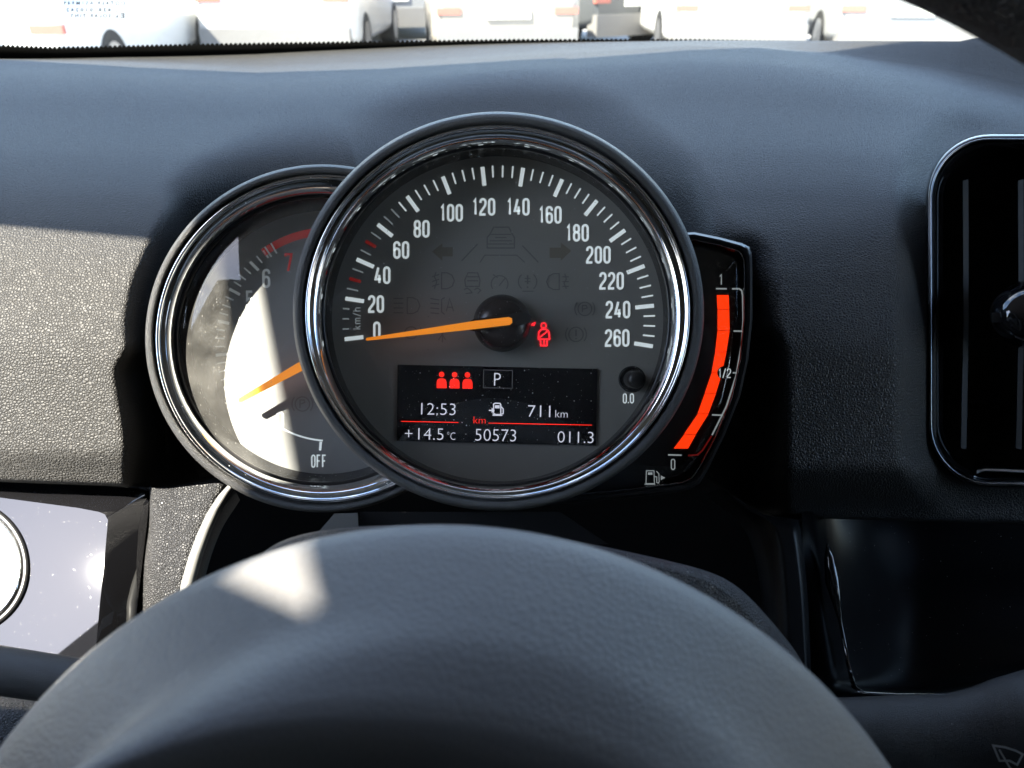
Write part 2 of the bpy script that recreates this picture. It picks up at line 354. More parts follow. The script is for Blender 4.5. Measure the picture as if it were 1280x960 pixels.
car(at(635, 10.0), .12, beige, 'parked_car', 'cream car outside with orange red tail lamp straight above the speedometer', 1)
car(at(795, 13.0), .6, grey, 'parked_car', 'dark grey car outside turned so that its wheel shows', 0)
car(at(925, 10.6), .0, white, 'parked_car', 'white car outside with a wide pale number plate, above the fuel gauge', 0)
car(at(1135, 10.4), -.1, silver, 'parked_car', 'pale silver car outside with red lamps, next to the black wheel rim', 1)
car(at(1290, 14.0), .3, grey, 'parked_car', 'dark car outside partly behind the black steering wheel rim', 0)

# ------------------------------------------------------------------ cabin shell: roof, pillars, doors, windscreen
XL, XR, ZR = -.45, .95, 1.59
ROOF_X, ROOF_Y = -.458, .42
def W3(Y, z, x=XL): return (x, Y, z)
cab = thing('car_cabin', (0, 0, 1.2), 'dark car cabin with pale roof lining around the dashboard', 'car interior', kind='structure')
def to_roof(px, py, d):
    p = P(px, py, d); k = (ZR - p.z) / SUN.z; return (p.x + SUN.x * k, p.y + SUN.y * k)
# opening added in the unseen roof to throw a sun patch on the hub
HUBD = .128
gap = [to_roof(*q) for q in ((292, 722, .138), (362, 684, .140), (392, 684, .140), (394, 766, .123))]
gx0, gx1 = min(p[0] for p in gap) - .02, max(p[0] for p in gap) + .02; gy0, gy1 = min(p[1] for p in gap) - .02, max(p[1] for p in gap) + .02
def roof_edge(y): return -.4525 + (y - .08) * .44  # unseen edge slanted to set where sun ends on the tachometer dial
def roof():
    x0, x1, y0, y1 = ROOF_X, XR + .05, -.30, ROOF_Y
    V = [(roof_edge(y0), y0), (x1, y0), (x1, y1 + .20), (roof_edge(y1), y1), (gx0, gy0), (gx1, gy0), (gx1, gy1), (gx0, gy1)]  # front corner pushed forward to keep sun off the far dash
    F = [(0, 1, 5, 4), (1, 2, 6, 5), (2, 3, 7, 6), (3, 0, 4, 7)]
    n = len(V)
    # inner polygon ring between the rectangular surround and the slip
    c = (sum(p[0] for p in gap) / 4, sum(p[1] for p in gap) / 4)
    gg = sorted(gap, key=lambda p: math.atan2(p[1] - c[1], p[0] - c[0]))
    start = max(range(4), key=lambda i: -(gg[i][0] + gg[i][1])); gg = gg[start:] + gg[:start]
    V += gg; F += [(4 + i, 4 + (i + 1) % 4, 8 + (i + 1) % 4, 8 + i) for i in range(4)]
    m = len(V)
    VV = [(x, y, ZR) for x, y in V] + [(x + (SUN.x / SUN.z * .03 if i >= 8 else 0), y + (SUN.y / SUN.z * .03 if i >= 8 else 0), ZR + .03) for i, (x, y) in enumerate(V)]
    FF = [tuple(reversed(f)) for f in F] + [tuple(i + m for i in f) for f in F]
    FF += [(i, (i + 1) % 4, (i + 1) % 4 + m, i + m) for i in range(4)] + [(8 + i, 8 + (i + 1) % 4, 8 + (i + 1) % 4 + m, 8 + i + m) for i in range(4)]
    return VV, FF
mesh('roof_lining', *roof(), M['liner'], cab)
def bar(a, b, wx, wy):
    a, b = Vector(a), Vector(b); R4 = lambda p: [p + Vector((sx * wx / 2, sy * wy / 2, 0)) for sx, sy in ((-1, -1), (1, -1), (1, 1), (-1, 1))]
    return loft([R4(a), R4(b)], cap0=True, cap1=True)
def tri_pillar(x):
    pts = [(.27, 1.318), (.21, 1.424), (.15, 1.53), (.115, ZR), (.34, ZR), (ROOF_Y, ZR), (.74, 1.12), (.74, 1.02), (.40, 1.02), (.36, 1.16)]
    n = len(pts); g_ = lambda y: (-1 if x < 0 else 1) * max(0, y - .34) * .55
    V = [(x - .02 + g_(y), y, z) for y, z in pts] + [(x + .01 + g_(y), y, z) for y, z in pts]
    return V, [tuple(range(n)), tuple(range(2 * n - 1, n - 1, -1))] + [(i, i + n, (i + 1) % n + n, (i + 1) % n) for i in range(n)]
mesh('rear_roof', *box(XL - .15, XR + .05, -1.6, -.30, ZR, ZR + .03), M['liner'], cab)
mesh('sun_leak_block', *box(-.62, -.28, .335, ROOF_Y + .01, ZR - .012, ZR + .035), M['liner'], cab)  # unseen blocks added to stop sun leaking past the roof edge
mesh('sun_leak_block', *box(-.468, -.30, .125, .336, ZR - .004, ZR + .033), M['liner'], cab)
for x in (XL, XR): mesh('front_pillar', *tri_pillar(x), M['trim'], cab)
for x in (XL, XR):
    mesh('door_panel', *box(x - .03, x + .01, -1.6, .62, .3, 1.02), M['trim'], cab)
    pf = [(-.8, 1.02), (.02, 1.02), (.005, 1.43), (-.07, 1.5), (-.07, ZR), (-.8, ZR)] if x < 0 else [(-.62, 1.02), (-.2, 1.02), (-.2, ZR), (-.62, ZR)]  # driver's side pillar moved forward and widened to keep sun off the stalk
    nn = len(pf); mesh('shading_pillar', [(x - .03, y, z) for y, z in pf] + [(x + .01, y, z) for y, z in pf], [tuple(range(nn)), tuple(range(2 * nn - 1, nn - 1, -1))] + [(i, i + nn, (i + 1) % nn + nn, (i + 1) % nn) for i in range(nn)], M['trim'], cab)
    mesh('rear_side', *box(x - .03, x + .01, -1.6, -.75, 1.02, ZR), M['trim'], cab)
mesh('back_wall', *box(XL, XR, -1.62, -1.58, .3, ZR), M['trim'], cab)
mesh('cabin_floor', *box(XL, XR, -1.6, 1.0, .26, .3), M['trim'], cab)
mesh('driver_seat', *loft([rr for rr in [[(x, y, z) for x, y in ((-.26, -.30 - s), (.26, -.30 - s), (.26, -.46 - s), (-.26, -.46 - s))] for z, s in ((.55, -.05), (1.2, .12), (1.24, .14))]], cap0=True, cap1=True), M['trim'], cab)
mesh('passenger_seat', *loft([rr for rr in [[(x, y, z) for x, y in ((.42, -.30 - s), (.92, -.30 - s), (.92, -.46 - s), (.42, -.46 - s))] for z, s in ((.55, -.05), (1.2, .12), (1.24, .14))]], cap0=True, cap1=True), M['trim'], cab)

# windscreen: a pane rising from behind the dash to the roof front
WS0 = P(640, 60, .76); WSY0, WSZ0 = WS0.y, WS0.z - .012
nx = 24
def wsp(x, t):
    bow = .10 * (((x - .25) / .75) ** 2)
    return (x, WSY0 - bow + (ROOF_Y - WSY0) * t, WSZ0 + (ZR - WSZ0) * t)
wsr = thing('windscreen', (.2, WSY0, WSZ0), 'clear windscreen with black toothed lower band and small mirrored lettering', 'windscreen')
xs = [-.62 + 1.7 * i / nx for i in range(nx + 1)]
rows = [[wsp(x, t) for x in xs] for t in (-.08, 0, .25, .5, .75, 1.0)]
pane = mesh('glass_pane', *loft(rows, closed=False), M['glass'], wsr, True)
def ws_hit(px, py, off=.002):
    """where the line of sight of a photograph pixel meets the pane"""
    d0 = FW + (px - 640) / FPX * RT + (480 - py) / FPX * UP
    lo, hi = .2, 2.0
    def f(s):
        p = CAM + s * d0; t = (p.z - WSZ0) / (ZR - WSZ0); bow = .10 * (((p.x - .25) / .75) ** 2)
        return p.y - (WSY0 - bow + (ROOF_Y - WSY0) * t)
    for _ in range(50):
        mid = (lo + hi) / 2
        if f(mid) > 0: hi = mid
        else: lo = mid
    return CAM + (lo - off) * d0
def frit_y(px): return float(np.interp(px, [-300, 0, 60, 120, 240, 400, 640, 860, 1000, 1700], [50, 56.5, 59, 58.5, 55.5, 53, 49.6, 49.6, 52, 56]))
V, F = [], []; px = -300.0; k = 0
top = []
while px < 1700:
    y = frit_y(px)
    for dx, dy in ((0, .6), (1.3, -1.4), (2.9, -2.2), (4.5, -1.4)): top.append((px + dx, y + dy + .9))
    px += 5.8
for i, (x, y) in enumerate(top): V += [ws_hit(x, y), ws_hit(x, y + 45)]
F = [(2 * i, 2 * i + 2, 2 * i + 3, 2 * i + 1) for i in range(len(top) - 1)]
mesh('black_band', V, F, M['frit'], wsr)
hit = lambda x, y: ws_hit(x, y, .003)
typeset('lettering', 'D O T 4 5 9   A S 1 M 9 4 9', (79.5, 1.5, 156, 6.2), hit, M['etch'], wsr, 0, True, .02)
typeset('lettering', '4 3 R   0 1 0 2 4 2', (83, 10, 139, 14.6), hit, M['etch'], wsr, 0, True, .02)
typeset('lettering', 'S O L A R   T I N T', (88, 17.3, 138.5, 21.9), hit, M['etch'], wsr, 0, True, .02)
typeset('lettering', 'E', (150.5, 16.2, 155.5, 22.5), hit, M['etch'], wsr, 0, True, .02); typeset('lettering', '4', (145.3, 18.5, 148.3, 22.5), hit, M['etch'], wsr, 0, True, .02)
v2, f2 = stroke2d(arc(151, 19, 8.6, 6, 0, 360, 24)[:-1], .5, True); mesh('oval_mark', [hit(x, y) for x, y in v2], f2, M['etch'], wsr)

# ------------------------------------------------------------------ dashboard
dash = thing('dashboard', P(640, 620, .40), 'black soft grained car dashboard, sunlit at one end, holding round gauges', 'dashboard')
SP = dict(cx=623, cy=389, rx=257, ry=249.5); TA = dict(cx=403, cy=423, rx=221, ry=218)
def crease(px): return np.interp(px, [-400, 0, 150, 320, 480, 640, 860, 950, 1050, 1180, 1280, 1700], [74, 75, 79, 88, 82, 70, 57, 60, 72, 95, 121, 230])
def silh(px): return np.interp(px, [-400, 0, 120, 300, 500, 700, 860, 1200, 1225, 1245, 1300, 1700], [70, 67, 62, 56.5, 53.5, 51.5, 50.5, 51.5, 46, 45, 46, 60])
def outline(px, py):
    """pixel distance outside the instrument well"""
    a = np.hypot((px - SP['cx']) / 257, (py - SP['cy']) / 250) * 253 - 253
    b = np.hypot((px - TA['cx']) / 221, (py - TA['cy']) / 218) * 219 - 219
    x0, x1, y0 = 196, 935, 455
    c = np.hypot(np.maximum(np.maximum(x0 - px, px - x1), 0), np.maximum(y0 - py, 0)); c = np.where(c == 0, -np.minimum(np.minimum(px - x0, x1 - px), py - y0), c)
    x0, x1, y0 = 700, 925, 335
    e = np.hypot(np.maximum(np.maximum(x0 - px, px - x1), 0), np.maximum(y0 - py, 0)); e = np.where(e == 0, -np.minimum(np.minimum(px - x0, x1 - px), py - y0), e)
    q = np.minimum(a, b)
    for o in (c, e):
        h_ = np.clip(.5 + .5 * (o - q) / 26, 0, 1); q = o * (1 - h_) + q * h_ - 26 * h_ * (1 - h_)
    return q
def vent_out(px, py):
    x0, x1, y0, y1, r = 1156, 1440, 166, 612, 62
    dx = np.maximum(np.maximum(x0 + r - px, px - x1 + r), 0); dy = np.maximum(np.maximum(y0 + r - py, py - y1 + r), 0)
    return np.hypot(dx, dy) - r
def dash_depth(px, py):
    cr = crease(px); sl = silh(px)
    ref = np.where(py < 250, 80 + (py - cr) / (250 - cr) * 170, py)
    near = interp(ref, [80, 100, 150, 200, 250, 300, 350, 450, 600, 700], [.630, .560, .483, .424, .388, .3675, .3565, .347, .3475, .350])
    far = .655 + .085 * (1 - .62 * sm(880, 1080, px)) * np.clip((cr - py) / np.maximum(cr - sl, 6), 0, 1.5)
    d = np.where(py >= cr, near, far)
    d = np.where(d > .36, .36 + (d - .36) * (1 - .17 * sm(820, 1150, px)), d)
    e = outline(px, py); Rr = 0
    low = sm(250, 215, px) * sm(400, 470, py)
    top = sm(330, 200, py)
    amp = .05 + .024 * low - .004 * top - .028 * sm(850, 900, px) * sm(400, 330, py)
    d = d + amp * (1 - sm(-16 - 20 * top, 52 - 8 * low + 10 * top - 22 * sm(240, 200, px) * sm(230, 270, py) * sm(470, 430, py), e))
    d = d + .04 * sm(580, 650, py) * sm(900, 960, px) + .008 * sm(560, 606, py) * sm(300, 200, px)
    v = vent_out(px, py); d = d + .024 * (1 - sm(-16, 40, v)) + np.where(v < -16, .05, 0)
    return d
pxs = np.unique(np.concatenate([np.arange(-420, 100, 20), np.arange(100, 1240, 5), np.arange(1240, 1720, 20)])).astype(float)
rows = []
fr = np.concatenate([np.linspace(0, 1, 6)[:-1]])
for f_ in fr: rows.append(silh(pxs) + (crease(pxs) - silh(pxs)) * f_)
for f_ in np.linspace(0, 1, 40)[:-1]: rows.append(crease(pxs) + (250 - crease(pxs)) * f_)
def bottom(px): return np.interp(px, [-400, 0, 190, 215, 300, 880, 960, 1700], [592, 596, 603, 602, 585, 590, 640, 660])
for f_ in np.linspace(0, 1, 64): rows.append(250 + (bottom(pxs) - 250) * f_)
grid = []
grid.append([P(a, b + 14, .80) + Vector((0, 0, -.02)) for a, b in zip(pxs, rows[0])])
for r_ in rows: grid.append([P(a, b, c) for a, b, c in zip(pxs, r_, dash_depth(pxs, r_))])
# rolled lower edge
for k, (dy, dd) in enumerate(((3, .001), (5.5, .004), (6.5, .010), (6, .03))): 
    grid.append([P(a, b + dy, c + dd) for a, b, c in zip(pxs, rows[-1], dash_depth(pxs, rows[-1]))])
mesh('soft_pad', *loft(grid, closed=False), M['leather'], dash, True)
# backing behind everything, down to the foot well
bk = [[P(a, y, d) for a in (-420, 0, 400, 800, 1280, 1720)] for y, d in ((590, .47), (760, .46), (1100, .44))]
mesh('lower_backing', *loft(bk, closed=False), M['black'], dash)

# gauge column surround: a rounded frame whose two uprights frame the steering column
def tube_strip(path, prof, m, name, parent):
    rings_ = []
    for px_, py_, d_, sc in path: rings_.append([P(px_ + ox * sc, py_ + oy * sc, d_ + od) for ox, oy, od in prof])
    return mesh(name, *loft(rings_, closed=False), m, parent, True)
def grid_from(lines, m, name, parent, sub=10):
    """smooth sheet through hand-set cross lines, each [(px, py, d), ...]"""
    L = []
    for ln in lines:
        a = np.array(ln, float); t_ = np.linspace(0, 1, len(a)); tn = np.linspace(0, 1, sub * (len(a) - 1) + 1)
        L.append(np.stack([interp(tn, t_, a[:, i]) for i in range(3)], 1))
    A = np.stack(L); t_ = np.linspace(0, 1, len(lines)); tn = np.linspace(0, 1, sub * (len(lines) - 1) + 1)
    out = np.zeros((len(tn), A.shape[1], 3))
    for j in range(A.shape[1]):
        for i in range(3): out[:, j, i] = interp(tn, t_, A[:, j, i])
    return mesh(name, *loft([[P(*p) for p in row] for row in out], closed=False), m, parent, True)
grid_from([[(186, 604, .392), (189, 609, .366), (205, 611, .362), (250, 606, .362), (272, 604, .3625), (292, 612, .372), (300, 625, .41)],
           [(184, 650, .392), (188, 652, .362), (205, 654, .356), (236, 655, .356), (250, 656, .357), (268, 660, .368), (276, 664, .41)],
           [(176, 700, .392), (181, 702, .358), (200, 705, .351), (222, 706, .351), (234, 707, .352), (250, 712, .364), (258, 716, .41)],
           [(168, 780, .392), (172, 780, .354), (190, 782, .347), (208, 784, .347), (221, 785, .348), (236, 788, .360), (244, 790, .41)]], M['grain'], 'column_surround', dash)
lip = []
for x, y, d_, r_ in ((300, 596, .362, 9), (282, 616, .3585, 9.5), (268, 638, .3555, 10), (256, 664, .3515, 10), (245, 694, .3475, 10), (236, 726, .344, 10), (226, 800, .339, 10)):
    c = P(x, y, d_); q = r_ / FPX * d_
    lip.append([c + (RT * .92 + UP * .38) * (q * math.cos(2 * math.pi * i / 24)) - FW * (q * math.sin(2 * math.pi * i / 24)) for i in range(24)])
mesh('smooth_lip', *loft(lip, cap0=True, cap1=True), mat('smooth grey trim', (.16, .16, .155), .4), dash, True)
grid_from([[(880, 618, .42), (896, 612, .385), (905, 612, .376), (940, 640, .372), (985, 648, .372), (998, 650, .376), (1004, 652, .40)],
           [(935, 670, .42), (950, 664, .380), (962, 660, .370), (975, 664, .366), (990, 664, .366), (1000, 666, .370), (1006, 668, .40)],
           [(950, 740, .42), (964, 738, .376), (971, 737, .366), (985, 737, .361), (1000, 737, .361), (1008, 738, .366), (1013, 738, .40)],
           [(956, 880, .42), (968, 880, .372), (975, 880, .362), (992, 880, .356), (1008, 880, .356), (1016, 880, .362), (1020, 880, .40)]], M['upright'], 'column_surround', dash)
# small support bracket lit below the gauges
mesh('support_bracket', *slab([(418, 642), (447, 641), (449, 672), (392, 672)], .300, .32), mat('grey bracket plastic', (.12, .12, .115), .6), dash)
mesh('support_bracket', *slab([(450, 640), (700, 640), (760, 680), (450, 680)], .305, .33), M['satin'], dash)

# ------------------------------------------------------------------ speedometer
sp = thing('speedometer', P(623, 389, .33), 'large round speedometer with chrome ring, white numerals to 260 and orange needle', 'speedometer')
def spr(rx, ry, d, cx=623, cy=389): return ring(cx, cy, rx, ry, d, 144)
mesh('housing', *loft([spr(228, 222, .385, 626, 396), spr(240, 234, .34, 625, 392), spr(254, 247, .303), spr(257, 249.5, .2965), spr(256.3, 248.8, .2925), spr(254, 246.5, .2905), spr(250.5, 243, .290), spr(246, 238.5, .2908), spr(242.5, 235.5, .2925, 622.5, 390), spr(241.5, 234.5, .2955, 622.5, 390)]), M['bezel'], sp, True)
mesh('chrome_ring', *loft([spr(242.4, 235.4, .2952, 622.3, 390.2), spr(242, 235, .2926, 622.2, 390.3), spr(240.6, 233.8, .2912, 622, 390.4), spr(238.8, 232, .2908, 622, 390.5), spr(237, 230.4, .2915, 621.8, 390.8), spr(236, 229.5, .2932, 621.7, 391), spr(234.6, 228.2, .2936, 621.6, 391.2), spr(231, 225, .2935, 621.4, 391.8), spr(226.5, 221, .2945, 621, 392.8), spr(222, 217, .2966, 620.8, 393.8), spr(219, 214, .2990, 620.6, 394.5), spr(217.5, 212.8, .3012, 620.5, 395)]), M['chrome'], sp, True)
mesh('inner_ring', *loft([spr(217.8, 213, .3008, 620.5, 395), spr(216.2, 211.5, .3005, 620.5, 395), spr(214.5, 210, .3016, 620.5, 395), spr(214, 209.5, .305, 620.7, 395.6)]), M['satin'], sp, True)
FD = .318
mesh('gauge_well', *loft([spr(214.3, 209.8, .3045, 620.7, 395.5), spr(210, 205.5, .312, 621.5, 397.5), spr(207, 203, FD + .0004, 622, 398.6)]), M['wall'], sp, True)
mesh('dial_face', *loft([spr(209, 205, FD, 622, 398.6), spr(1, 1, FD, 622, 398.6)], cap1=True), M['face'], sp)
dome = []
for f_ in np.linspace(1, 0, 14): dome.append(spr(216 * max(f_, .004), 211.4 * max(f_, .004), .3013 - .0035 * (1 - f_ ** 2), 620.5, 395))
mesh('lens', *loft(dome, cap1=True), M['lens'], sp, True)
C0, A0, DA = (624, 402), 186.5, 15.05 / 20
def sp_tick(v, r0, r1, wd, m):
    a = R(A0 - DA * v); c, s = math.cos(a), math.sin(a)
    return flat('tick_mark', [stroke2d([(C0[0] + r0 * c, C0[1] - r0 * s), (C0[0] + r1 * c, C0[1] - r1 * s)], wd)], FD - .0003, m, sp)
for v in range(0, 261, 5):
    if v % 20 == 0: sp_tick(v, 171, 194.5, 4.9, M['paint'])
    elif v in (30, 50): sp_tick(v, 180, 195, 4.2, M['red_print'])
    else: sp_tick(v, 188 if v < 16 else 180.5, 195 if v >= 16 else 196, 1.9, M['paint_shade'] if v < 75 else M['paint'])
for s_, x, y in (('0', 471, 413), ('20', 470, 380), ('40', 478, 344), ('60', 501.5, 312.5), ('80', 527, 286), ('100', 564.5, 266), ('120', 605, 258.5), ('140', 648, 258.5), ('160', 688, 268.5), ('180', 722, 291), ('200', 748, 318.5), ('220', 764.5, 351), ('240', 772.5, 387), ('260', 771.5, 422.5)):
    flat('numeral', lettering(s_, x, y, 22, 9.2, 1.6, 2.9), FD - .0003, M['paint'], sp)
u = lettering('km/h', 446, 398, 10.5, 5.2, 1.6, 1.25)
flat('unit_mark', [(rot2(v_, (446, 398), -90), f_) for v_, f_ in u], FD - .0003, M['paint_shade'], sp)
flat('numeral', lettering('0.0', 785.5, 498, 12.5, 5, 1.1, 1.35), FD - .0003, M['paint'], sp)
# unlit symbols
def icon(shapes, m='ghost'): return flat('warning_symbol', shapes, FD - .0002, M[m], sp)
def fillp(*pts): return (list(pts), [tuple(range(len(pts)))])
icon([([(540, 314.5), (553, 304), (553, 326)], [(0, 1, 2)]), fillp((553, 309), (566, 309), (566, 320.5), (553, 320.5))], 'ghost_warm')
icon([([(714, 313.5), (701, 303), (701, 326)], [(0, 1, 2)]), fillp((701, 309.5), (687, 309.5), (687, 322.5), (701, 322.5))], 'ghost_warm')
g1 = 1.3
icon(S(1.6, [(577, 326), (597, 305)], [(653, 307), (673, 328)]) + S(g1, [(600, 328), (606, 319), (646, 319), (656, 328)]) + LOOP(1.6, [(609, 310), (609, 297), (613, 292), (617, 284), (636, 284), (640, 292), (643, 297), (643, 310)]) + S(g1, [(613, 293), (639, 293)], [(612, 301), (640, 301)], [(610, 305), (642, 305)], [(619, 297), (633, 297)]))
def lampD(x, y, s, flip=1): return LOOP(g1, [(x - flip * 7 * s, y - 10 * s), (x, y - 10 * s), (x + flip * 6 * s, y - 7 * s), (x + flip * 9 * s, y), (x + flip * 6 * s, y + 7 * s), (x, y + 10 * s), (x - flip * 7 * s, y + 10 * s)])
icon(lampD(559, 351, 1) + S(g1, [(540, 346), (549, 343)], [(540, 352), (549, 349)], [(540, 358), (549, 355)], [(545, 340), (543, 346), (546, 352), (543, 361)]))
icon(LOOP(g1, [(582, 358), (581, 350), (585, 341), (597, 341), (600, 350), (599, 358)]) + S(g1, [(584, 346), (598, 346)], [(584, 351), (598, 351)], [(580, 362), (584, 360), (588, 363), (590, 366), (582, 367)], [(593, 362), (597, 360), (601, 363), (597, 367)]))
icon(S(g1, arc(624.5, 355, 10.5, 10.5, 145, 395, 16), [(624, 357), (632, 347)], [(616, 343), (622, 347)]))
icon(S(g1, arc(659.5, 352, 11.5, 11.5, 130, 230, 8), arc(659.5, 352, 11.5, 11.5, -50, 50, 8), [(653, 364), (667, 364)], [(656, 348), (663, 348)], [(656, 352), (663, 352)]) + S(2.0, [(659.5, 344), (659.5, 355)], [(659.5, 358), (659.5, 360)]))
icon(lampD(692, 352, 1, -1) + S(g1, [(703, 346), (711, 346)], [(703, 352), (711, 352)], [(703, 358), (711, 358)], [(706, 342), (708, 349), (705, 354), (708, 361)]))
icon(lampD(516, 382, 1) + S(g1, [(492, 373), (504, 373)], [(492, 379), (504, 379)], [(492, 385), (504, 385)], [(492, 391), (504, 391)]))
icon(S(g1, [(556, 372), (552, 374), (552, 390), (556, 393)], [(558, 389), (562, 373), (567, 389)], [(560, 384), (565, 384)], [(538, 373), (549, 375)], [(538, 379), (549, 380)], [(538, 385), (549, 386)], [(538, 391), (549, 392)]))
icon(LOOP(g1, arc(731, 386, 8.5, 8.5, 0, 360, 20)[:-1]) + S(g1, arc(731, 386, 12.5, 12.5, 140, 220), arc(731, 386, 12.5, 12.5, -40, 40), [(728, 390), (728, 382), (733, 382), (734, 385), (729, 386.5)]))
icon(LOOP(1.5, arc(720, 418, 9, 9, 0, 360, 20)[:-1]) + S(1.5, arc(720, 418, 13, 13, 140, 220), arc(720, 418, 13, 13, -40, 40)) + S(1.9, [(720, 412), (720, 420)], [(720, 422.5), (720, 424)]))
icon(LOOP(g1, arc(514, 416, 8, 7.5, 0, 360, 18)[:-1]) + S(g1, [(526, 409), (524, 420)]))
icon(S(g1, [(548, 410), (557, 425)], [(548, 425), (557, 412)], [(553, 408), (553, 428)]))
# lit seat-belt symbol
flat('belt_lamp', LOOP(1.6, arc(679.5, 407, 3.1, 3.3, 0, 360, 14)[:-1]) + LOOP(1.8, [(677, 411.5), (673.5, 415), (673, 424), (675.5, 424), (676, 432), (683.5, 432), (684, 424), (687, 424), (686, 415), (682.5, 411.5)]) + S(1.6, [(674, 422), (686, 413)], [(676, 424), (684, 424)], [(680, 424), (680, 432)]), FD - .0003, M['lamp_red'], sp)
flat('belt_lamp', S(1.5, [(664.5, 407), (667, 403.5)], [(667, 407.5), (669, 402.5)]), FD - .0003, M['lamp_red'], sp)
# needle and its cap
NC = (627.5, 404)
cap = [ring(*NC, 36, 36, FD - .0002, 64), ring(*NC, 35.4, 35.4, FD - .003, 64), ring(*NC, 33, 33, FD - .0055, 64), ring(*NC, 28, 28, FD - .0078, 64), ring(*NC, 20, 20, FD - .0092, 64), ring(*NC, 8, 8, FD - .0098, 64)]
mesh('needle_cap', *loft(cap, cap1=True), mat('needle cap brown black', (.026, .018, .017), .25), sp, True)
nb = [(574, 408.5), (592, 399), (650, 390.5), (660, 391.5), (664.5, 396), (663.5, 402), (658, 405.5), (592, 414)]
needle = mesh('needle', *join(slab([(458.2, 422.3), (592, 401.2), (636, 396.2), (640, 398), (640.4, 403.4), (637, 406.2), (592, 411.6), (458.6, 425.9), (457, 424.2)], FD - .0118, FD - .0106)), M['needle'], sp)
mesh('needle_body', *slab(nb, FD - .0110, FD - .0080), M['satin'], needle)
# reset knob
rk = [ring(790, 474, 17, 16.5, FD - .0002, 40), ring(790, 474, 15.2, 14.7, FD - .0008, 40), ring(790, 474, 13.5, 13, FD - .0003, 40), ring(790, 474, 9.5, 9.5, FD - .0003, 40)]
mesh('knob_socket', *loft(rk), M['black'], sp, True, 40)
rk = [ring(790, 474, 9, 9, FD - .0002, 40), ring(789.6, 474, 9.2, 9.2, FD - .004, 40)]
mesh('knob_stem', *loft(rk), mat('grey knob stem', (.10, .105, .105), .35), sp, True)
kx, ky = 796, 474.5
rk = [ring(789.8, 474, 10.5, 10.5, FD - .004, 40), ring(kx - 1, ky, 11.2, 11.2, FD - .011, 40), ring(kx, ky, 10.6, 10.6, FD - .0125, 40), ring(kx, ky, 8, 8, FD - .0134, 40), ring(kx, ky, 2, 2, FD - .0137, 40)]
mesh('reset_knob', *loft(rk, cap1=True), M['satin'], sp, True, 50)
# trip computer display
disp = mesh('display', *slab([(497, 455.8), (746.9, 461.2), (744.9, 557), (496, 551.2)], FD - .0007, FD + .0002), M['screen'], sp)
D2 = FD - .0010
def dt(s_, x0, y0, x1, y1, m='lcd_white', th=0): return typeset('readout', s_, (x0, y0, x1, y1), D2, M[m], disp, 1.2, thick=th - .012)
dt('12:53', 526.4, 504, 569.6, 518.6); dt('711', 660, 506.8, 688, 521.2); dt('km', 694.2, 512.6, 709.6, 521.8); dt('km', 592, 520.6, 607, 529.4, 'lcd_red')
dt('+', 506.2, 537.2, 515.6, 546.4); dt('14.5', 522.8, 535.2, 554.4, 549.8); dt('°C', 559, 540, 569.2, 549.8); dt('50573', 594, 536.4, 645.2, 551.4); dt('011.3', 697, 539.4, 742, 553.6)
dt('P', 617.6, 466.2, 626, 482)
flat('gear_frame', LOOP(.8, [(604.6, 462.3), (640.6, 463.2), (640.2, 485.4), (604.2, 484.6)]), D2, M['lcd_dim'], disp)
for x in (552, 568.2, 584.3):
    y = 468 + (x - 552) * .02
    flat('person_symbol', [disc2d(x, y, 3.5)] + [([(x - 6.3, y + 17.2), (x - 6.3, y + 9.5), (x - 5, y + 6.2), (x - 2.5, y + 5), (x + 2.5, y + 5), (x + 5, y + 6.2), (x + 6.3, y + 9.5), (x + 6.3, y + 17.2)], [tuple(range(8))])], D2, M['lcd_red'], disp)
flat('divider_line', S(1.0, [(501.4, 526.6), (573, 528.1)]), D2, M['lcd_red'], disp)
flat('divider_line', S(1.0, [(610.6, 528.8), (740, 531.4)]), D2, M['lcd_red'], disp)
flat('pump_symbol', LOOP(1.5, [(617, 518), (617, 505), (619, 504), (625, 504.2), (626, 506), (626, 518.2)]) + S(1.4, [(626, 508), (629, 511), (629, 517), (627, 517.5)], [(615.5, 519), (628, 519.2)]) + [fillp((618.6, 506.5), (624.6, 506.6), (624.6, 510.5), (618.6, 510.4)), ([(618.5, 513), (614.5, 509.5), (614.5, 516.5)], [(0, 1, 2)])] + S(1.6, [(611, 513), (615, 513)]), D2, M['lcd_white'], disp)

# ------------------------------------------------------------------ tachometer
ta = thing('tachometer', P(403, 423, .36), 'round tachometer half hidden behind the speedometer, its dusty dial lit by sun', 'tachometer')
def tr(rx, ry, d, cx=403, cy=423): return ring(cx, cy, rx, ry, d, 144)
mesh('housing', *loft([tr(190, 186, .41, 412, 428), tr(210, 206, .36, 405, 424), tr(219, 215.5, .330), tr(221.5, 217.5, .3245), tr(221, 217, .3205), tr(218.5, 214.5, .3187), tr(214.5, 210.5, .3187), tr(211, 207, .3205, 403, 423.3), tr(209.6, 205.6, .324, 403, 423.5)]), M['bezel'], ta, True)
mesh('chrome_ring', *loft([tr(210.4, 206.4, .3235, 403, 423.3), tr(210, 206, .3208, 403, 423.4), tr(208.5, 204.6, .3194, 403, 423.4), tr(206.5, 202.8, .3190, 403, 423.5), tr(204.5, 201, .3196, 403, 423.6), tr(203.3, 199.8, .3214, 403, 423.6), tr(202, 198.4, .3217, 403, 423.8), tr(198, 195, .3216, 402.8, 424), tr(193, 190.5, .3228, 402.6, 424.3), tr(188, 186, .3252, 402.4, 424.6), tr(184.5, 182.5, .3280, 402.2, 424.8), tr(182.6, 180.6, .3305, 402, 425)]), M['chrome'], ta, True)
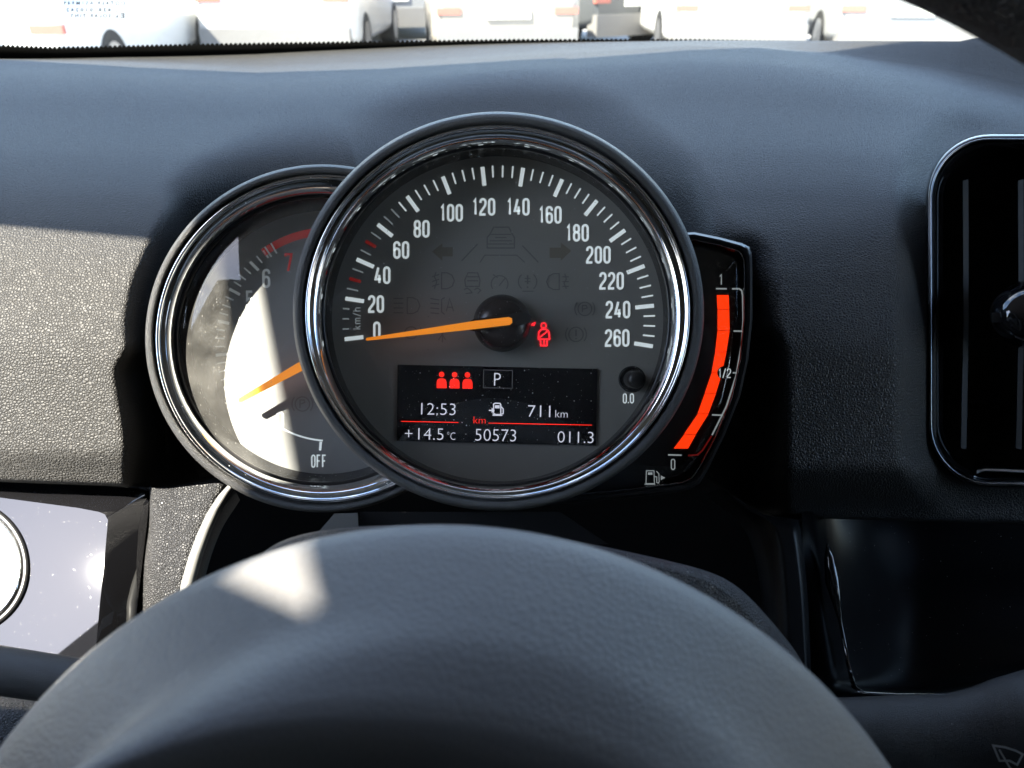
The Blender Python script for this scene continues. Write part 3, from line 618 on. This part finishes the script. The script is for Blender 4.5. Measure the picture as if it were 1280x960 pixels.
mesh('inner_ring', *loft([tr(182.8, 181, .330, 402, 425), tr(181, 179.2, .3296, 402, 425), tr(179.4, 177.6, .331, 402, 425), tr(179, 177, .334, 402.4, 425.2)]), M['satin'], ta, True)
TD = .344
mesh('gauge_well', *loft([tr(179.2, 177.3, .3335, 402.3, 425.2), tr(172, 169.5, .340, 405, 427), tr(166, 164, TD + .0004, 407, 428)]), M['wall'], ta, True)
mesh('dial_face', *loft([tr(168, 166, TD, 407, 428), tr(1, 1, TD, 407, 428)], cap1=True), M['face_sun'], ta)
dome = []
for f_ in np.linspace(1, 0, 14): dome.append(tr(180.4 * max(f_, .004), 178.6 * max(f_, .004), (.3300) - .0070 * (1 - f_ ** 2), 402, 425))
mesh('lens', *loft(dome, cap1=True), M['lens_dusty'], ta, True)
TC = (412, 430)
def tpol(a, r): return (TC[0] + r * math.cos(R(a)), TC[1] - r * math.sin(R(a)))
for k in range(0, 29):
    v = k / 4.0; a = 151.2 - 17.2 * (v - 5)
    if v > 6.6 or a > 245: continue
    big = k % 4 == 0
    flat('tick_mark', [stroke2d([tpol(a, 128 if big else 132), tpol(a, 143)], 3.6 if big else 1.8)], TD - .00012, M['paint_shade'], ta)
flat('red_band', [stroke2d([tpol(a, 141) for a in np.linspace(126, 66, 24)], 10)], TD - .00012, M['red_print'], ta)
for v in (6.6, 6.8): flat('tick_mark', [stroke2d([tpol(151.2 - 17.2 * (v - 5), 131), tpol(151.2 - 17.2 * (v - 5), 146)], 2.0)], TD - .00018, M['paint_shade'], ta)
for v in range(0, 8):
    a = 151.2 - 17.2 * (v - 5); x, y = tpol(a, 114)
    flat('numeral', lettering(str(v), x, y, 24, 10.2, 1.5, 3.0), TD - .00015, M['red_print'] if v == 7 else M['paint_shade'], ta)
flat('numeral', lettering('OFF', 398.5, 576.5, 16.5, 5.6, 1.2, 1.7), TD - .00015, M['paint'], ta)
flat('tick_mark', [stroke2d([(401, 552), (400, 563)], 3.0)], TD - .00012, M['paint'], ta)
flat('scale_line', [stroke2d([tpol(a, 121) for a in np.linspace(240, 266, 12)], 2.0)], TD - .00012, M['paint'], ta)
flat('warning_symbol', LOOP(1.4, arc(378, 505, 9, 9, 0, 360, 20)[:-1]) + S(1.4, arc(378, 505, 13, 13, 140, 220), arc(378, 505, 13, 13, -40, 40), [(375, 510), (375, 500), (380, 500), (381, 503), (376, 505)]), TD - .0002, M['ghost'], ta)
# needle: pivot behind the speedometer, tip over the sunlit part of the dial
TN = mesh('needle', *slab([(298, 498.5), (388, 444), (416, 428), (424, 436), (396, 454), (301.5, 503), (298.5, 502)], TD - .0105, TD - .0095), M['needle'], ta)
mesh('needle_cap', *loft([ring(413, 432, 34, 34, TD - .0002, 48), ring(413, 432, 33, 33, TD - .004, 48), ring(413, 432, 26, 26, TD - .008, 48), ring(413, 432, 8, 8, TD - .0095, 48)], cap1=True), M['wall'], ta, True)

# ------------------------------------------------------------------ fuel gauge
fg = thing('fuel_gauge', P(880, 460, .36), 'slim curved black fuel gauge with a red bar hugging the speedometer', 'fuel gauge')
def wedge(inset, d):
    pts = [(690, 300 + inset), (868, 290.5 + inset), (900, 297 + inset), (928 - inset * .5, 304.5 + inset), (936.5 - inset, 309 + inset), (939.5 - inset, 318 + inset * .8), (940 - inset, 345), (940 - inset, 400), (935 - inset, 450), (925 - inset, 495), (905 - inset, 545), (884 - inset, 588 - inset * .4), (874 - inset, 604 - inset * .6), (862 - inset, 611 - inset * .8), (845 - inset * .6, 615 - inset), (780, 622 - inset), (690, 630 - inset)]
    n = len(pts); P2 = []
    for i in range(n):
        a, b = pts[i], pts[(i + 1) % n]
        for k in range(4): P2.append((a[0] + (b[0] - a[0]) * k / 4, a[1] + (b[1] - a[1]) * k / 4))
    return [P(x, y, d) for x, y in P2]
mesh('housing', *loft([wedge(6, .40), wedge(0, .350), wedge(-.5, .326), wedge(.5, .3225), wedge(2.5, .321), wedge(5, .3212), wedge(8, .3222), wedge(10, .3245)]), M['satin'], fg, True, 60)
mesh('chrome_edge', *loft([wedge(8.5, .3224), wedge(9.3, .3216), wedge(10.4, .3224), wedge(11, .326)]), M['chromed'], fg, True)
GD = .331
mesh('dial_face', *loft([wedge(4, GD), wedge(9, GD)], cap1=True), M['fuel_face'], fg)
def lensw(i, d): return wedge(i, d)
mesh('lens', *loft([lensw(10.5, .3255), lensw(15, .3238), lensw(22, .3230), lensw(30, .3227)], cap1=True), M['lens_clean'], fg, True, 30)
bars = [(368.5, 896, 910.8), (387, 897, 911.5), (413.3, 897, 912), (440, 894, 908), (466, 889.5, 902.5), (491.5, 881, 895), (517.3, 872, 885.5), (543, 855, 869.8), (561, 842.2, 860)]
for k in range(8):
    y0, a0, b0 = bars[k]; y1, a1, b1 = bars[k + 1]
    g_ = .35
    flat('bar_segment', [fillp((a0, y0 + g_), (b0, y0 + g_), (b1, y1 - g_), (a1, y1 - g_))], GD - .0004, M['fuel_red'], fg)
flat('half_notch', [disc2d(905, 466, 8.5)], GD - .0006, M['fuel_face'], fg)
flat('numeral', lettering('1/2', 906, 466.5, 12, 5.2, 1.0, 1.3), GD - .0008, M['paint'], fg)
flat('numeral', lettering('1', 901.5, 349.5, 14, 7, 1, 1.5), GD - .0004, M['fuel_print'], fg)
flat('numeral', lettering('0', 841.3, 580.5, 14, 5.6, 1, 1.4), GD - .0004, M['fuel_print'], fg)
flat('scale_line', S(1.8, [(895, 360.8), (908.5, 361)]), GD - .0004, M['fuel_print'], fg)
flat('scale_line', S(1.8, [(835, 568.6), (852, 569)]), GD - .0004, M['fuel_print'], fg)
flat('scale_line', S(1.9, [(915, 361), (924, 361), (927, 363), (928.4, 370), (929, 400), (927, 430), (920, 470), (908, 508), (890, 544)], [(917, 413.8), (928.5, 414)], [(890, 518.6), (903, 519)], [(916, 466), (921, 466)]), GD - .0004, M['fuel_print'], fg)
flat('scale_line', S(1.9, [(889.5, 545), (878, 563), (872, 568.5), (860, 569.5)]), GD - .0005, M['red_print'], fg)
flat('pump_symbol', LOOP(1.0, [(807.5, 604.5), (808, 588.5), (817.5, 588.5), (818, 604.5)]) + S(1.0, [(805.5, 605.3), (819, 605.3)], [(818, 596), (821, 596), (821, 603), (823, 604), (824, 602), (823.5, 592), (820.5, 589)]) + [fillp((810, 590.5), (815.5, 590.5), (815.5, 593.5), (810, 593.5)), ([(826, 594.3), (831.5, 597.2), (826, 600.2)], [(0, 1, 2)])], GD - .0004, M['fuel_print'], fg)

# ------------------------------------------------------------------ air vent
va = thing('air_vent', P(1300, 390, .38), 'upright rounded air vent with glossy black rim and grey vanes beside the gauges', 'air vent')
def vr(i, d): return rrect(1158 + i, 168 + i, 1436 - i, 610 - i, max(80 - i, 8), d, 14)
mesh('rim', *loft([vr(-2, .400), vr(0, .372), vr(1.5, .3685), vr(4, .367), vr(7, .3678), vr(9.5, .3705), vr(11, .376)]), M['gloss'], va, True)
mesh('chrome_edge', *loft([vr(4.6, .3668), vr(5.6, .3660), vr(6.8, .3664), vr(7.6, .3675)]), M['chromed'], va, True)
mesh('inner_frame', *loft([vr(11, .3745), vr(16, .377), vr(22, .390), vr(26, .425)]), M['gloss'], va, True)
mesh('back_wall', *loft([vr(24, .422), vr(60, .422)], cap1=True), M['black'], va)
for x in (1207, 1276, 1345, 1400):
    mesh('vane', *join(slab([(x - 3.5, 226), (x + 3.5, 224), (x + 4, 400), (x + 1, 562), (x - 6, 560), (x - 2.5, 400)], .384, .41)), mat('vane grey', (.075, .078, .08), .4), va)
for y in (290, 500): mesh('cross_vane', *slab([(1180, y), (1420, y), (1420, y + 4), (1180, y + 4)], .408, .42), M['black'], va)
kn = [ring(1292, 394, 30, 26, .392, 48), ring(1291, 394, 46, 38, .384, 48), ring(1290, 393, 53, 43, .374, 48), ring(1290, 393, 53.5, 43.5, .368, 48), ring(1290, 393, 51, 41, .361, 48), ring(1291, 393, 45, 36, .355, 48), ring(1292, 393, 35, 28, .3505, 48), ring(1293, 393, 20, 16, .348, 48), ring(1293, 393, 5, 4, .3475, 48)]
mesh('thumb_knob', *loft(kn, cap1=True), M['gloss'], va, True)
mesh('thumb_bar', *slab([(1239, 391), (1340, 392), (1340, 404), (1240, 403)], .3535, .368), M['satin'], va)
mesh('lip_highlight', *loft([[P(x, y + dy, d_) for x, y in ((1221, 589), (1230, 586), (1300, 589), (1380, 588))] for dy, d_ in ((-4, .393), (-2.6, .3905), (1.6, .3735), (3, .376))], closed=False), mat('pale lip highlight', (.7, .75, .82), .28, 1), va, True)  # pale blue metal stands in for the sky glint on the black lip

# ------------------------------------------------------------------ glossy switch panel at the sunlit end
pn = thing('switch_panel', P(60, 700, .36), 'glossy black switch panel mirroring pale sky below the sunlit dash', 'panel')
PN0, PNN = P(60, 700, .3467), (RT * -.035 + UP * .42 - FW * .907).normalized()
def tilt(px, py, dz=0):
    dr = FW + (float(px) - 640) / FPX * RT + (480 - float(py)) / FPX * UP
    return (PN0 - CAM).dot(PNN) / dr.dot(PNN) + dz
def tilt_(px, py, dz=0): return .362 + (py - 610) * -.000172 + (px - 140) * -.0000144 + dz
def gp(pts, dz): return [P(x, y, tilt(x, y, dz)) for x, y in pts]
o0 = [(-300, 590), (-120, 594), (0, 598), (100, 604), (172, 610), (186, 614), (192, 624), (190, 650), (184, 700), (178, 750), (174, 800), (170, 860), (60, 860), (-300, 860)]
o1 = [(-296, 594), (-120, 599), (0, 603), (100, 609), (168, 614), (180, 618), (186, 627), (184, 652), (178, 702), (172, 752), (168, 800), (164, 856), (60, 856), (-296, 856)]
o2 = [(-290, 606), (-120, 612), (0, 618), (100, 631), (128, 636), (136, 639), (141, 646), (139, 664), (135, 704), (130, 752), (126, 800), (122, 850), (60, 850), (-290, 850)]
o3 = [(-285, 612), (-120, 617), (0, 622), (98, 635), (124, 640), (131, 643), (135, 650), (133.5, 666), (130, 706), (125, 752), (121, 798), (117, 845), (60, 845), (-285, 845)]
def cr(o, dz): 
    return gp(o, dz)
mesh('panel_frame', *loft([cr(o0, .04), cr(o0, .022), cr(o1, .0125), cr(o2, .0012), cr(o3, .0)]), M['gloss'], pn, True, 30)
mesh('panel_face', cr(o3, .0), [tuple(range(len(o3)))], M['gloss'], pn, False)
kb = thing('round_knob', P(-50, 709, .36), 'round bright knob face inside a black ring, set in the glossy panel', 'knob')
KD = tilt(-50, 709, .0)
def kr(r, d):
    return [P(p[0], p[1], tilt(p[0], p[1], d)) for p in [(-50 + r * math.cos(2 * math.pi * i / 72), 709 - r * math.sin(2 * math.pi * i / 72)) for i in range(72)]]
mesh('outer_ring', *loft([kr(87, .006), kr(86.5, -.0005), kr(84.5, -.0012), kr(80, -.0014), kr(78, -.001), kr(77.5, .002)]), M['satin'], kb, True)
mesh('bright_ring', *loft([kr(78, .001), kr(77, -.001), kr(75, -.002), kr(72.5, -.0014), kr(71.5, .0)]), M['chrome'], kb, True)
mesh('knob_face', *loft([kr(72.5, .0), kr(71, -.0008), kr(66, -.0014), kr(2, -.0016)], cap1=True), M['white_cap'], kb, True, 40)

# ------------------------------------------------------------------ glossy tray at the other end
ty = thing('storage_tray', P(1150, 760, .42), 'glossy black hollow tray under the air vent', 'tray')
grid_from([[(1002, 640, .375), (1015, 640, .385), (1040, 642, .43), (1150, 644, .45), (1290, 646, .45), (1700, 650, .45)],
           [(1004, 700, .372), (1022, 702, .374), (1046, 706, .40), (1150, 716, .44), (1290, 716, .44), (1700, 716, .44)],
           [(1008, 780, .368), (1028, 782, .366), (1058, 790, .378), (1150, 800, .41), (1290, 800, .41), (1700, 800, .41)],
           [(1014, 850, .362), (1040, 852, .358), (1066, 858, .362), (1150, 862, .375), (1290, 850, .375), (1700, 850, .375)],
           [(1020, 880, .356), (1050, 874, .346), (1075, 868, .343), (1150, 868, .343), (1290, 866, .343), (1700, 866, .343)],
           [(1020, 960, .350), (1050, 960, .346), (1075, 960, .343), (1150, 960, .343), (1290, 960, .343), (1700, 960, .343)]], M['gloss2'], 'tray_shell', ty, 8)

# ------------------------------------------------------------------ steering column cover, stalks
sc_ = thing('steering_column', P(640, 820, .22), 'grained black steering column cover showing past the wheel hub', 'column cover')
def colsec(d, k, dy):
    base = [(270, 960), (285, 760), (310, 695), (350, 672), (400, 661), (470, 655), (560, 655), (660, 662), (760, 684), (850, 704), (905, 716), (935, 740), (985, 800), (1010, 832), (1016, 860), (1018, 960)]
    tb = np.linspace(0, 1, len(base)); tn_ = np.linspace(0, 1, 90)
    bx, by = np.interp(tn_, tb, [q[0] for q in base]), np.interp(tn_, tb, [q[1] for q in base])
    for _ in range(30):
        bx[1:-1] = (bx[:-2] + 2 * bx[1:-1] + bx[2:]) / 4; by[1:-1] = (by[:-2] + 2 * by[1:-1] + by[2:]) / 4
    return [P(640 + (x - 640) * k, y + dy, d) for x, y in zip(bx, by)]
mesh('upper_cover', *loft([colsec(.205, .90, 26), colsec(.206, .955, 9), colsec(.210, .985, 2), colsec(.218, 1.0, 0), colsec(.245, .97, 8), colsec(.29, .93, 22)], closed=False, cap0=True), M['column'], sc_, True)

bead = []
for x, y, d_, r_ in ((1034, 680, .372, 1), (1036, 696, .371, 6), (1040, 725, .369, 9), (1046, 752, .367, 6), (1050, 775, .366, 2.5), (1060, 830, .362, 2.5), (1067, 858, .350, 3), (1078, 866, .343, 3), (1120, 868, .341, 2.5), (1215, 867, .341, 2.5)):
    c = P(x, y, d_); q = r_ / FPX * d_
    bead.append([c + (RT * .9 + UP * .43) * (q * math.cos(2 * math.pi * i / 16)) - FW * (q * math.sin(2 * math.pi * i / 16)) for i in range(16)])
mesh('glint_bead', *loft(bead, cap0=True, cap1=True), M['gloss'], ty, True)  # bead added and thickened to give the tray edge a bright sliver
ws = thing('wiper_stalk', P(1180, 920, .24), 'smooth dark wiper stalk carrying a white wiper sign beside the wheel hub', 'stalk')
st = []
for px_, cy_, ry_, d_ in ((1000, 916, 40, .246), (1060, 918, 44, .246), (1130, 917, 46, .246), (1190, 917, 47.5, .246), (1225, 914, 53, .245), (1255, 912, 62, .243), (1300, 910, 72, .242), (1420, 908, 74, .24), (1500, 906, 68, .24), (1530, 906, 40, .24)):
    c = P(px_, cy_, d_); rr_ = ry_ / FPX * d_
    st.append([c + UP * (rr_ * math.sin(2 * math.pi * i / 40)) - FW * (rr_ * .8 * math.cos(2 * math.pi * i / 40)) for i in range(40)])
M['stalk'] = dusty(leather('stalk plastic', (.021, .021, .022), 2400, .00012, .42), 500, .1, .05)
mesh('stalk_arm', *loft(st, cap0=True, cap1=True), M['stalk'], ws, True)
wd_ = .2405 - .0155
wsym = LOOP(2.6, [(1241.5, 932), (1256, 934), (1270, 938.5), (1278.5, 943), (1271.5, 956), (1262, 951), (1249.5, 951)]) + S(2.4, [(1249, 937), (1262, 959), (1268, 966)])
def stalk_face(x, y):
    k = np.interp(x, [1190, 1225, 1255, 1300, 1420], [47.5, 53, 62, 72, 74]); cy_ = np.interp(x, [1190, 1225, 1255, 1300, 1420], [917, 914, 912, 910, 908]); d_ = np.interp(x, [1190, 1225, 1255, 1300, 1420], [.246, .245, .243, .242, .24])
    s_ = np.clip((cy_ - y) / k, -1, 1); return P(x, y, float(d_ - .8 * k / FPX * d_ * math.sqrt(1 - s_ * s_) - .0009))
v_, f_ = join(*wsym); mesh('wiper_symbol', [stalk_face(x, y) for x, y in v_], f_, M['paint_small'], ws)

is_ = thing('indicator_stalk', P(30, 840, .24), 'smooth dark stalk end across the bottom of the glossy panel', 'stalk')
st = []
for px_, cy_, ry_, d_ in ((-260, 806, 34, .25), (-150, 816, 33, .25), (0, 838, 30, .25), (100, 853, 29, .25), (220, 872, 30, .25), (330, 886, 34, .25)):
    c = P(px_, cy_, d_); rr_ = ry_ / FPX * d_
    st.append([c + UP * (rr_ * math.sin(2 * math.pi * i / 32)) - FW * (rr_ * .8 * math.cos(2 * math.pi * i / 32)) for i in range(32)])
mesh('stalk_arm', *loft(st, cap0=True, cap1=True), M['stalk'], is_, True)
grid_from([[(-300, 850, .30), (0, 862, .30), (60, 868, .30), (200, 880, .30)], [(-300, 884, .285), (0, 890, .285), (60, 890, .285), (200, 900, .285)], [(-300, 960, .28), (0, 965, .28), (60, 970, .28), (200, 975, .28)]], M['grain'], 'knee_panel', dash)

# ------------------------------------------------------------------ steering wheel: domed hub cover and rim
sw = thing('steering_wheel', P(550, 1332, .14), 'steering wheel with big smooth dark domed hub and black leather rim close up', 'steering wheel')
HC = (548, 1334)
hub = []
prof = [(600, .185), (650, .160), (668, .150), (676, .1455), (678.5, .1415), (677, .1385), (670, .1360), (655, .1330), (620, .1276), (570, .1208), (526, .1155), (482, .1116), (454, .1096), (433, .1088), (415, .1092), (396, .1106), (374, .1134), (345, .118), (200, .121), (60, .121)]
prof_r = [p[0] for p in prof]
fine = []
tt_ = np.linspace(0, 1, len(prof)); tn = np.linspace(0, 1, 90)
pr, pd = interp(tn, tt_, [p[0] for p in prof]), interp(tn, tt_, [p[1] for p in prof])
for r_, d_ in zip(pr, pd): hub.append([P(HC[0] - 100 * float(sm(590, 415, r_)) + (r_ * math.cos(a)) * (1 + .40 * float(sm(590, 415, r_))), HC[1] - r_ * math.sin(a), d_) for a in np.linspace(0, 2 * math.pi, 181)[:-1]])
mesh('hub_cover', *loft(hub, cap1=True), M['wheel'], sw, True)
Wc = P(550, 1332, .120); RM = .1985; rr_ = .0155; rim_ = []
for i in range(144):
    a = 2 * math.pi * i / 144; dirv = RT * math.cos(a) + UP * math.sin(a); c = Wc + dirv * RM
    rim_.append([c + dirv * (rr_ * math.cos(2 * math.pi * k / 28)) + FW * (rr_ * math.sin(2 * math.pi * k / 28)) for k in range(28)])
rim_.append(rim_[0])
mesh('rim', *loft(rim_), M['rim'], sw, True)
